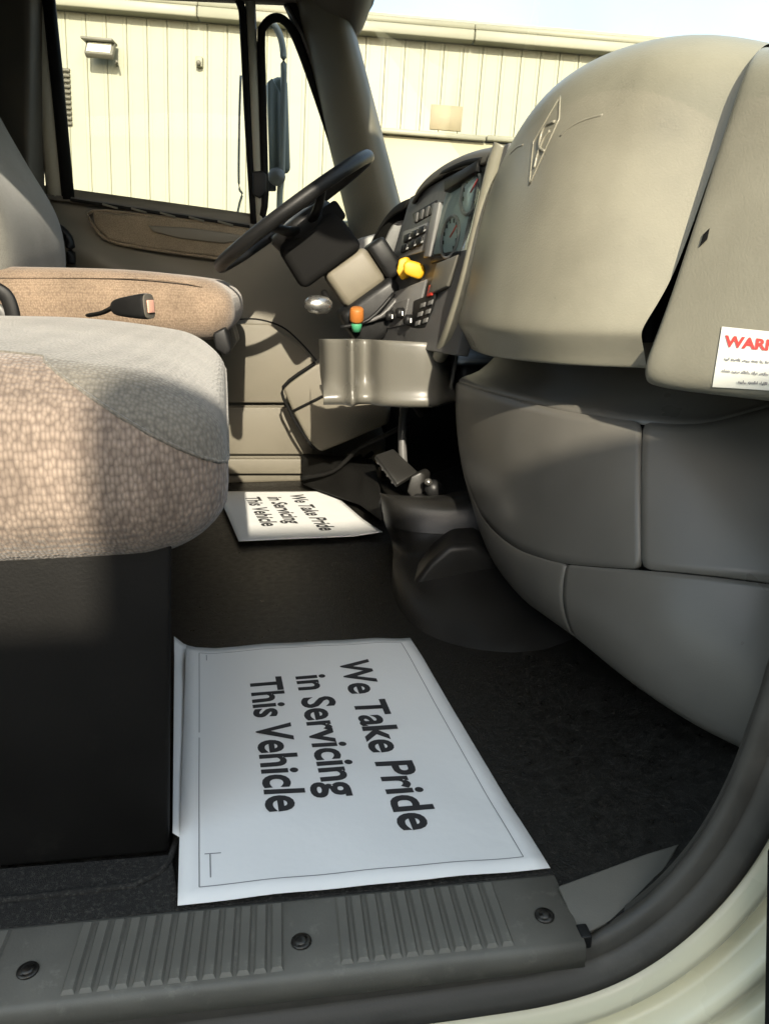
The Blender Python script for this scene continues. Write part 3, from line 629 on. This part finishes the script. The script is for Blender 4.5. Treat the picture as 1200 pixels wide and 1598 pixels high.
# grey tray below the panel
TY = 1.19
tr = thing('cup_tray', 'grey moulded plastic tray below the switch panel with a fluted side', 'tray', (.25, 1.3, .37))
plan = [(498, 1.36), (500, 1.27), (508, 1.225), (522, 1.215), (538, 1.20), (546, 1.165), (553, 1.165), (557, 1.2), (565, 1.225), (576, 1.22), (583, 1.19), (592, 1.165), (605, 1.15), (640, 1.13), (672, 1.12), (690, 1.135), (700, 1.18), (704, 1.26)]
rows = []
for u, y in plan:
    tp = at(u, 531 + max(0, (u - 560)) * .05, y=y); rows.append([at(u, 531, y=1.2) * 0 + tp + Vector((0, .016, -.02)), tp + Vector((0, .012, .001)), tp + Vector((0, .004, .004)), tp, Vector((tp.x, y, tp.z - .05)), Vector((tp.x, y + .004, .425)), Vector((tp.x, min(y, 1.2) + .004, .405)), Vector((tp.x, min(y, 1.2) - .006, .395)), Vector((tp.x, min(y, 1.2) - .002, .375)), Vector((tp.x, min(y, 1.2) + .04, .371))])
grid('side_wall', rows, 'tray', tr, n=1)
prism('floor', [(.1, 1.22, .375), (.4, 1.2, .375), (.4, 1.55, .375), (.1, 1.5, .375)], (0, 0, .012), 'tray', tr, bevel=.003)
prism('back_wall', [(.39, 1.2, .375), (.41, 1.2, .5), (.41, 1.55, .5), (.39, 1.55, .375)], (.01, 0, 0), 'tray', tr, bevel=.003)
# beige knee bolster beyond the tray and the dark space under the dash
kn = [at(u, v, y=1.72) for u, v in ((440, 605), (492, 566), (520, 560), (560, 600), (610, 640), (606, 662), (540, 690), (500, 706), (482, 690), (456, 642))]
prism('knee_bolster', kn, (.03, .2, 0), 'trim', da, bevel=.012, seg=4)
tube('bolster_seam', [at(u, v, y=1.714) for u, v in ((456, 642), (496, 622), (556, 590))], .004, 'seam', da, n=6)
tube('bolster_seam', smooth_path([at(u, v, y=1.714) for u, v in ((492, 566), (442, 604), (452, 640), (470, 672), (490, 700))], 4), .005, 'seam', da, n=6)
box('dash_core', (.74, 1.3, .6), (.26, 1.3, .3), 'black', da, bevel=.02)
box('under_dash', (.52, 1.45, .42), (.2, .5, .1), 'black', da, bevel=.02)
# warning sticker on the end cushion
def on_st(x, y, h=.0026):       # x 0..1 across, y 0..1 up the sticker, laid on the cushion's own surface
    bl, br, tl, trr = (1112, 603), (1252, 612), (1127, 510), (1262, 524)
    u = (bl[0] * (1 - x) + br[0] * x) * (1 - y) + (tl[0] * (1 - x) + trr[0] * x) * y
    v = (bl[1] * (1 - x) + br[1] * x) * (1 - y) + (tl[1] * (1 - x) + trr[1] * x) * y
    p = on_surf(cap, [(u, v)], h)
    return p[0] if p else at(u, v, y=.25)
st = grid('warning_sticker', [[on_st(i / 10, j / 6, .0016) for i in range(11)] for j in range(7)], 'sticker', da, n=0); st['label'] = 'white warning sticker with red heading'
lettering('heading', 'WARNING', .24, lambda x, y: on_st(x * .82 + .07, y * 1.05 + .68), 'inkred', st, bold=.010)
rnd_ = random.Random(3)
for yy, x0 in ((.45, .09), (.25, .08), (.09, .28)):      # fine print, too small to read in the photograph
    x = x0; V = []; Fc = []
    while x < .93:
        for _ in range(rnd_.randint(3, 8)):
            w = rnd_.uniform(.007, .013); y0_ = yy + rnd_.choice((0, 0, 0, -.012)); hh = rnd_.choice((.03, .03, .034, .05)); k = len(V)
            V += [on_st(x, y0_, .0026), on_st(x + w, y0_, .0026), on_st(x + w, y0_ + hh, .0026), on_st(x, y0_ + hh, .0026)]; Fc.append((k, k + 1, k + 2, k + 3)); x += w + .004
        x += .018
    data('fine_print', V, Fc, 'ink_thin', st, smooth=False)

# ------------------------------------------------------------------ steering wheel and column
an = rad(34.6); WN = Vector((-math.sin(an), 0, math.cos(an))); WU = Vector((math.cos(an), 0, math.sin(an))); WV = Vector((0, 1, 0))
wc = at(458, 332, y=1.47)
stw = thing('steering_wheel', 'black steering wheel tilted above the beige column', 'steering wheel', wc)
N = 64; RW = .228
tube('rim', [wc + (WU * math.cos(2 * math.pi * k / N) + WV * math.sin(2 * math.pi * k / N)) * RW for k in range(N)], .0165, 'black', stw, n=14, closed=True, up=WN)
hub = lathe('hub', wc - WN * .075, WN, [(0, .06), (.02, .085), (.045, .09), (.058, .08), (.064, .04), (.065, 0)], 'black', stw, n=28)
for a in (20, 160, 200, 340):
    a = rad(a); dv = WU * math.sin(a) + WV * math.cos(a)
    tube('spoke', [wc - WN * .045 + dv * .06, wc - WN * .03 + dv * .14, wc - WN * .004 + dv * .222], [.02, .015, .011], 'black', stw, n=10, flat=.55, up=WN)
lathe('horn_button', wc - WN * .02, WN, [(0, .05), (.008, .048), (.012, .03), (.013, 0)], 'slate', stw, n=24)
col = thing('steering_column', 'beige and black steering column housing with steel ended lever', 'steering column', wc - WN * .3)
Rc = Matrix((WU, WV, WN)).transposed()
box('switch_housing', wc - WN * .105 + WU * .0, (.185, .165, .12), 'seam', col, bevel=.02, R=Rc, taper=.92)
box('stalk_box', wc - WN * .06 + WU * .02, (.16, .14, .05), 'seam', col, bevel=.01, R=Rc)
box('column_cover', wc - WN * .215 + WU * .035, (.125, .13, .105), 'column', col, bevel=.018, R=Rc)
box('cover_base', wc - WN * .22 + WU * .125, (.05, .14, .1), 'black', col, bevel=.012, R=Rc)
box('dark_recess_block', wc - WN * .32 + WU * .03, (.17, .16, .12), 'black', col, bevel=.02, R=Rc)  # black block stands in for the dark recess below the column
tube('shaft', [wc - WN * .3, wc - WN * .62], .03, 'black_soft', col, n=12)
tube('lever', smooth_path([wc - WN * .2 - WU * .05, at(515, 478, y=1.42), at(498, 476, y=1.38)], 4), .008, 'black', col, n=8)
lathe('lever_knob', at(505, 476, y=1.38), (-1, -.2, .08), [(-.02, .012), (-.01, .02), (.015, .023), (.035, .02), (.046, .011), (.048, 0)], 'steel', col, n=18)
for k in range(4):
    tube('wire', smooth_path([wc - WN * (.29 + .012 * k) + WU * (-.07 + .03 * k) + WV * -.09, wc - WN * (.315 + .01 * k) + WU * (.0 + .03 * k) + WV * -.1, wc - WN * (.30 + .01 * k) + WU * (.09 + .02 * k) + WV * -.085], 4), .005, 'cluster' if k % 2 else 'black', col, n=8)

# ------------------------------------------------------------------ pedals
bp_ = thing('brake_pedal', 'grey ribbed brake pedal hanging beside the engine cover', 'pedal', at(625, 745, y=1.34))
pc = [at(u, v, y=y) for u, v, y in ((584, 716, 1.40), (612, 706, 1.42), (650, 742, 1.36), (618, 762, 1.33))]
pdn = (pc[1] - pc[0]).cross(pc[3] - pc[0]).normalized()
pd = prism('pad', pc, pdn * -.018, 'hump', bp_, bevel=.004)
for k in range(4):
    f = .15 + .22 * k
    tube('tread', [pc[0].lerp(pc[3], f), pc[1].lerp(pc[2], f)], .004, 'cluster', pd, n=6)
tube('arm', smooth_path([at(632, 745, y=1.38), at(628, 700, y=1.42), at(630, 640, y=1.45), at(640, 590, y=1.45)], 4), .012, 'cluster', bp_, n=8)
ap = thing('accelerator_pedal', 'black accelerator pedal on a pivot beside the brake pedal', 'pedal', at(670, 770, y=1.28))
prism('pad', [at(u, v, y=1.3) for u, v in ((640, 744), (656, 736), (664, 742), (662, 772), (644, 780), (634, 768))], (.02, .03, .004), 'hump', ap, bevel=.006)
lathe('pivot', at(676, 762, y=1.27), (0, -1, .2), [(0, .022), (.012, .024), (.02, .018), (.022, 0)], 'black', ap, n=16)
lathe('bolt', at(668, 752, y=1.25), (0, -1, .2), [(0, .01), (.01, .009), (.012, 0)], 'steel', ap, n=10)
box('mount', at(672, 778, y=1.3), (.09, .06, .03), 'black', ap, bevel=.008)
tube('cable', smooth_path([at(u, v, y=y) for u, v, y in ((470, 745, 1.75), (520, 735, 1.7), (560, 700, 1.65), (600, 680, 1.55), (640, 660, 1.5))], 4), .007, 'black_soft', ap, n=8)
fr = thing('foot_rest', 'black moulded foot rest below the beige knee panel', 'foot rest', at(530, 740, z=0))
prism('body', [at(470, 758, z=.02), at(590, 770, z=.02), at(600, 820, z=.02), at(560, 790, z=.02)], (0, .1, .09), 'black_soft', fr, bevel=.01)
for k in range(3):
    tube('ridge', [at(500 + 22 * k, 745 - 6 * k, y=1.78), at(545 + 18 * k, 715 - 4 * k, y=1.84)], .008, 'black', fr, n=8)

# ------------------------------------------------------------------ seats
def cushion(root, lo, hi, r, side_m, top_m, cuts=None, drop=.03, crown=.012, bulge=.012, n=(46, 46, 18), skew=0):
    """padded block: rounded box, crowned top that drops to the front; cuts split the side cloth from the top cloth"""
    lo, hi = Vector(lo), Vector(hi); c = (lo + hi) / 2; h = (hi - lo) / 2
    bm = bmesh.new(); vs = {}
    def vert(q):
        key = tuple(round(a, 5) for a in q)
        if key in vs: return vs[key]
        p = Vector((q[0] * h.x, q[1] * h.y, q[2] * h.z)); rr = Vector((r, r, min(r, h.z * .98)))
        inn = Vector([max(-(h[k] - rr[k]), min(h[k] - rr[k], p[k])) for k in range(3)])
        d = Vector([(p[k] - inn[k]) / rr[k] for k in range(3)])
        if d.length > 1e-6:
            d.normalize(); p = inn + Vector([d[k] * rr[k] for k in range(3)])
        w = c + p; g = (w.z - lo.z) / (hi.z - lo.z)
        fx = max(0, (w.x - (hi.x - .3)) / .3); top = max(0, g - .35) / .65
        w.z -= drop * fx ** 2 * top
        w.z += crown * top * (1 - (p.y / h.y) ** 2) - .006 * top * math.exp(-((p.y / h.y) / .5) ** 2)
        out = math.sin(math.pi * min(1, max(0, g * 1.1))) * bulge
        w.y += out * (p.y / h.y) ** 3
        w.x += out * .6 * max(0, p.x / h.x) ** 3 + skew * max(0, p.x / h.x) ** 3 * (1 - (w.y - lo.y) / (hi.y - lo.y))
        w += Vector((0, .0025 * math.sin(9 * w.x + 4 * w.z) , .003 * math.sin(7 * w.x) * top))
        vs[key] = bm.verts.new(w); return vs[key]
    ax = [(0, 1, 2), (1, 2, 0), (2, 0, 1)]
    for a, b, k in ax:
        for sg in (-1, 1):
            na, nb = n[a], n[b]
            def sp1(i, N): return math.sin((i / N * 2 - 1) * math.pi / 2 * .9) / math.sin(math.pi / 2 * .9)
            for i in range(na):
                for jn in range(nb):
                    f = []
                    for di, dj in ((0, 0), (1, 0), (1, 1), (0, 1)):
                        q = [0, 0, 0]; q[a] = sp1(i + di, na); q[b] = sp1(jn + dj, nb); q[k] = sg; f.append(vert(q))
                    try: bm.faces.new(f if sg > 0 else f[::-1])
                    except ValueError: pass
    bmesh.ops.recalc_face_normals(bm, faces=bm.faces)
    def emit(b_, name, m):
        me = bpy.data.meshes.new(name); b_.to_mesh(me); return link(name, me, m, root)
    if not cuts:
        emit(bm, 'cushion', top_m); bm.free(); return
    for pc_, pn_ in cuts:
        bmesh.ops.bisect_plane(bm, geom=bm.verts[:] + bm.edges[:] + bm.faces[:], plane_co=pc_, plane_no=pn_)
    def is_side(f):
        q = f.calc_center_median(); d = [(q - Vector(pc_)).dot(Vector(pn_)) for pc_, pn_ in cuts]; return d[0] < 0 and (d[1] < 0 or d[2] > 0)
    for nm, mm, keep in (('cushion_side', side_m, True), ('cushion_top', top_m, False)):
        b2 = bm.copy(); bmesh.ops.delete(b2, geom=[f for f in b2.faces if is_side(f) != keep], context='FACES'); emit(b2, nm, mm)
        if keep:        # piping sewn along the edge of the side cloth
            be = [e for e in b2.edges if len(e.link_faces) == 1]; adj = {}
            for e in be:
                for a_, b_ in ((e.verts[0], e.verts[1]), (e.verts[1], e.verts[0])): adj.setdefault(a_, []).append(b_)
            seen = set(); start = max((v for v in adj), key=lambda v: -v.co.x * .01 + (v.co.z if v.co.y < .3 else 0))
            path = [start]; seen.add(start); cur = start
            while True:
                nx_ = [v for v in adj[cur] if v not in seen]
                if not nx_: break
                cur = max(nx_, key=lambda v: v.co.x) if len(path) == 1 else nx_[0]
                path.append(cur); seen.add(cur)
            pts = [v.co.copy() for v in path if v.co.x > -.8 and v.co.z > lo.z + .03]
            pts = pts[::2]
            if len(pts) > 4: tube('cushion_piping', pts, .0022, top_m, root, n=6)
        b2.free()
    bm.free()
def backrest(root, prof, ya, yb, m, thick=.13, name='backrest'):
    """prof: (x, z) of the front face from bottom to top"""
    rows = []
    P = smooth_path([Vector((x, 0, z)) for x, z in prof], 4)
    for i, p in enumerate(P):
        f = i / (len(P) - 1); e = math.sqrt(max(0, 1 - max(0, (f - .82) / .18) ** 2.5)) * (1 - .25 * max(0, (.1 - f) / .1))
        cy = (ya + yb) / 2; hy = (yb - ya) / 2 - .06 * (1 - e); r = []
        for k in range(20):
            a = 2 * math.pi * k / 20; c, s = math.cos(a), math.sin(a)
            sx = math.copysign(abs(c) ** .55, c); sy = math.copysign(abs(s) ** .45, s)
            r.append(Vector((p.x - thick / 2 * (.5 + .5 * e) + sx * thick / 2 * max(.25, e) + (.02 * abs(sy) ** 6 if c > 0 else 0), cy + sy * hy, p.z)))
        rows.append(r)
    o = grid(name, rows, m, root, n=1, wrap=True)
    return o
ps = thing('passenger_seat', 'passenger seat with beige woven side, grey velour top and black box base', 'seat', (-.4, .5, 0))
cushion(ps, (-.85, .14, .366), (-.118, .94, .592), .07, 'woven', 'velour', [((-.255, 0, .59), (.62, 0, 1)), ((0, .21, 0), (0, 1, 0)), ((-.16, 0, 0), (1, 0, 0))], drop=.04, bulge=.018, skew=.05)
backrest(ps, [(-.62, .5), (-.64, .7), (-.69, .95), (-.74, 1.2)], .16, .92, 'velour')
prism('base', [(-.9, .165, .004), (-.153, .165, .004), (-.12, .165, .4), (-.9, .165, .4)], (-.12, .72, 0), 'base', ps, bevel=.006)
ds = thing('driver_seat', 'driver seat with brown cloth cushion and grey backrest behind the passenger seat', 'seat', (-.4, 1.5, 0))
cushion(ds, (-.8, 1.2, .525), (-.108, 1.74, .684), .06, 'brown', 'brown', None, drop=.03, crown=.004, bulge=.008)
tube('cushion_piping', smooth_path([(-.6, 1.207, .664), (-.4, 1.207, .664), (-.3, 1.205, .662), (-.22, 1.205, .655), (-.17, 1.21, .645)], 5), .002, 'brown', ds, n=8)
backrest(ds, [(-.62, .6), (-.58, .66), (-.57, .75), (-.585, .84), (-.64, .95), (-.7, 1.08), (-.76, 1.25)], 1.22, 1.74, 'velour_dark', thick=.16)
prism('pedestal', [(-.8, 1.26, .004), (-.34, 1.26, .004), (-.32, 1.26, .3), (-.8, 1.26, .3)], (0, .42, 0), 'black', ds, bevel=.01)
for k in range(4):
    box('bellows', (-.56, 1.47, .33 + k * .05), (.5 - .03 * (k % 2), .4 - .03 * (k % 2), .045), 'black_soft', ds, bevel=.014)
prism('front_trim', [at(u, v, y=1.2) for u, v in ((332, 520), (352, 510), (362, 548), (352, 556), (336, 545))], (0, .4, 0), 'black', ds, bevel=.006)

bk = thing('seat_belt_buckle', 'brown seat belt buckle with pink button against the brown driver cushion', 'buckle', at(205, 480, y=1.05))
b0, b1 = at(176, 480, y=1.05), at(232, 478, y=1.02)
ax = (b1 - b0).normalized(); bu = Vector((0, 0, 1)); bu = (bu - ax * bu.dot(ax)).normalized()
rows = []
for f, w, h in ((0, .010, .007), (.06, .018, .011), (.3, .023, .014), (.7, .028, .018), (.95, .031, .021), (1, .029, .02)):
    c = b0.lerp(b1, f); rows.append([c + ax.cross(bu) * (math.copysign(abs(math.cos(t)) ** .6, math.cos(t)) * h) + bu * (math.copysign(abs(math.sin(t)) ** .6, math.sin(t)) * w * .85) for t in [2 * math.pi * k / 16 for k in range(16)]])
body = grid('body', rows, 'black', bk, n=1, wrap=True)
prism('end_cap', [rows[-1][k] * 1.0 for k in range(16)], ax * .003, 'trim_dark', bk, bevel=.001)
cc = b1 + ax * .004
prism('button', [cc + bu * .012 + ax.cross(bu) * .012, cc + bu * .012 - ax.cross(bu) * .012, cc - bu * .013 - ax.cross(bu) * .012, cc - bu * .013 + ax.cross(bu) * .012], ax * .003, 'pink', bk, bevel=.002)
tube('strap', smooth_path([b0, at(160, 488, y=1.06), at(140, 492, y=1.08)], 4), .011, 'black_soft', bk, n=8, flat=.4)
bl = thing('seat_belt', 'black seat belt webbing tucked behind the passenger cushion', 'seat belt', at(5, 470, y=.96))
tube('webbing', smooth_path([at(u, v, y=.965) for u, v in ((-30, 440), (-4, 452), (10, 462), (18, 480), (22, 500))], 4), .014, 'black', bl, n=8, flat=.35, up=(0, 1, 0))
tube('webbing', smooth_path([at(u, v, y=.99) for u, v in ((-40, 470), (-10, 478), (4, 490), (10, 505))], 4), .012, 'cluster', bl, n=8, flat=.35, up=(0, 1, 0))

# ------------------------------------------------------------------ paper floor mats
def paper(label, cs, wave, text, ins, nx=24, ny=30, group=None, lift=.0085, sizes=None):
    """cs: corners far-left, far-right, near-right, near-left on the floor; wave(s,t)->height"""
    A, B, Cc, D = [Vector(c) for c in cs]
    def pt(s, t, h=0):      # s 0 left..1 right, t 0 near..1 far
        p = (D * (1 - s) + Cc * s) * (1 - t) + (A * (1 - s) + B * s) * t
        return Vector((p.x, p.y, lift + wave(s, t) + h))
    V = [pt(i / nx, j / ny) for j in range(ny + 1) for i in range(nx + 1)]
    w = nx + 1; Fc = [(j * w + i, j * w + i + 1, (j + 1) * w + i + 1, (j + 1) * w + i) for j in range(ny) for i in range(nx)]
    o = data('paper_floor_mat', V, Fc, 'paper'); solid(o, .0006, 1); tag(o, label, 'paper mat', group)
    L = ((A - D).length + (B - Cc).length) / 2; Wd = ((Cc - D).length + (B - A).length) / 2
    def place(x0, y0):      # text runs from far to near, its up side to the right
        return lambda x, y: pt((y0 + y) / Wd, 1 - (x0 + x) / L, .0012)
    for tx, x0, y0, sz, bo in text:
        lettering('lettering', tx, sz, place(x0, y0), 'ink', o, bold=bo)
    for s0, t0, s1, t1, wd in ins:
        n = 24; V = []
        horiz = abs(s1 - s0) > abs(t1 - t0)
        for k in range(n + 1):
            f = k / n; s = s0 + (s1 - s0) * f; t = t0 + (t1 - t0) * f
            for e in (-1, 1):
                V.append(pt(s + (0 if horiz else e * wd / Wd), t + (e * wd / L if horiz else 0), .001))
        data('border_rule', V, [(2 * k, 2 * k + 1, 2 * k + 3, 2 * k + 2) for k in range(n)], 'ink_thin', o, smooth=False)
    return o
border = [(.055, .035, .055, .965, .0006), (.055, .035, .945, .035, .0006), (.945, .035, .945, .965, .0006), (.055, .965, .945, .965, .0006)]
tick = [(.085, .055, .085, .115, .0007), (.07, .115, .115, .115, .0007), (.085, .92, .085, .955, .0006)]
def w1(s, t):
    h = .004 + .006 * math.sin(3.1 * s + 1.0) * math.sin(2.2 * t + .3) + .003 * math.sin(7 * t + 2 * s) + .0009 * math.sin(19 * s + 11 * t) * math.sin(13 * t - 6 * s) + .0016 * max(0, 1 - abs(t - .52) / .02)
    h += .0   # far right corner droops, left edge lifts a little
    h += .012 * max(0, (.12 - s) / .12) ** 2 * t
    h -= .004 * max(0, s - .85) * max(0, t - .85) * 40
    return max(h, .0)
c1 = [at(292, 1022, z=.01), at(640, 996, z=.008), at(858, 1357, z=.012), at(278, 1416, z=.012)]
paper('large white paper floor mat with bold lettering lying by the ribbed sill', c1, w1,
      [('We Take Pride', .085, .262, .072, .0019), ('in Servicing', .125, .182, .072, .0019), ('This Vehicle', .125, .106, .072, .0019)], border + tick)
def w0(s, t): return .0 + .055 * max(0, (.06 - s) / .06) ** 1.5
c0 = [at(268, 1022, z=.0) , at(560, 1010, z=.0), at(800, 1340, z=.0), at(255, 1352, z=.0)]
c0 = [Vector((-.212, .695, 0)), Vector((.15, .68, 0)), Vector((.24, .14, 0)), Vector((-.149, .175, 0))]
def w0(s, t): return .02 * max(0, (.08 - s) / .08) ** 1.5 + .012 * max(0, t - .9) / .1 * max(0, 1 - s * 3)
paper('blank white paper sheet peeking out under the large mat beside the seat base', c0, w0, [], [], lift=.0045)
def w2(s, t):
    return max(0, .003 + .004 * math.sin(4 * s + 1) * math.sin(3 * t) + .02 * max(0, s - .8) * max(0, .35 - t) * 6)
c2 = [at(338, 770, z=.006), at(516, 768, z=.006), at(597, 836, z=.01), at(373, 848, z=.006)]
paper('crumpled white paper floor mat on the driver side in front of the pedals', c2, w2,
      [('We Take Pride', .05, .225, .064, .0018), ('in Servicing', .08, .15, .064, .0018), ('This Vehicle', .08, .08, .064, .0018)], [])

# ------------------------------------------------------------------ open passenger door beside the camera
pdoor = thing('passenger_door', 'open passenger door with black hinge edge beside the cream door jamb', 'door', (.9, -.5, 0))
Rd = Matrix.Rotation(rad(9), 3, 'Z')
def dp(x, y, z): return Rd @ Vector((x, y, 0)) + Vector((.84, -.06, z))
box('inner_panel', dp(0, -.56, .22), (.05, .98, .9), 'trim_dark', pdoor, bevel=.02, R=Rd)
box('outer_skin', dp(.055, -.56, .22), (.05, 1.02, .95), 'paint', pdoor, bevel=.02, R=Rd)
tube('window_frame', smooth_path([dp(.04, y, z) for y, z in ((-.06, .68), (-.3, 1.2), (-.45, 1.42), (-1.0, 1.46), (-1.06, 1.3), (-1.06, .68))], 5), .028, 'black_soft', pdoor, n=10)
data('window_pane', [dp(.035, y, z) for y, z in ((-.09, .69), (-.3, 1.18), (-.46, 1.4), (-1.04, 1.42), (-1.04, .69))], [(0, 1, 2, 3, 4)], 'glass', pdoor, smooth=False)
prism('hinge_edge', [at(1193, 1330, y=-.075), at(1260, 1200, y=-.075), at(1300, 1700, y=-.075), at(1187, 1700, y=-.075)], (.02, -.01, 0), 'black_soft', pdoor, bevel=.004)

# ------------------------------------------------------------------ unseen box truck, added to cast the shade on the sill and floor
NX = .33
nb = thing('added_shade_truck', 'grey box truck added out of view to shade the sill and floor', 'truck', (1.5, -4.3, -1.1))
YN = -3.3
box('cargo_box', (2.6 + NX, YN - 1.1, .9), (6.0, 2.2, 2.62), 'vanpaint', nb, bevel=.04)
box('cab', (-1.3 + NX, YN - 1.0, .58), (1.96, 1.9, 2.75), 'vanpaint', nb, bevel=.05)
box('hood', (-2.6 + NX, YN - 1.0, -.25), (.9, 1.7, 1.0), 'vanpaint', nb, bevel=.12)
box('cab_window', (-1.2 + NX, YN - .045, .85), (.9, .03, .6), 'mirror', nb, bevel=.05)
box('chassis', (1.2 + NX, YN - 1.0, -.6), (8, .9, .25), 'black', nb, bevel=.02)
for x in (-2.2 + NX, 3.6 + NX, 4.6 + NX):
    for y in (YN - .25, YN - 1.85):
        w = lathe('wheel', (x, y - .12, -.62), (0, 1, 0), [(0, .3), (.0, .46), (.04, .48), (.2, .48), (.24, .46), (.24, .3)], 'tyre', nb, n=28)
        lathe('rim', (x, y - .1, -.62), (0, 1, 0), [(0, .28), (.18, .28), (.2, .12), (.24, .1), (.241, 0)], 'steel', w, n=20)
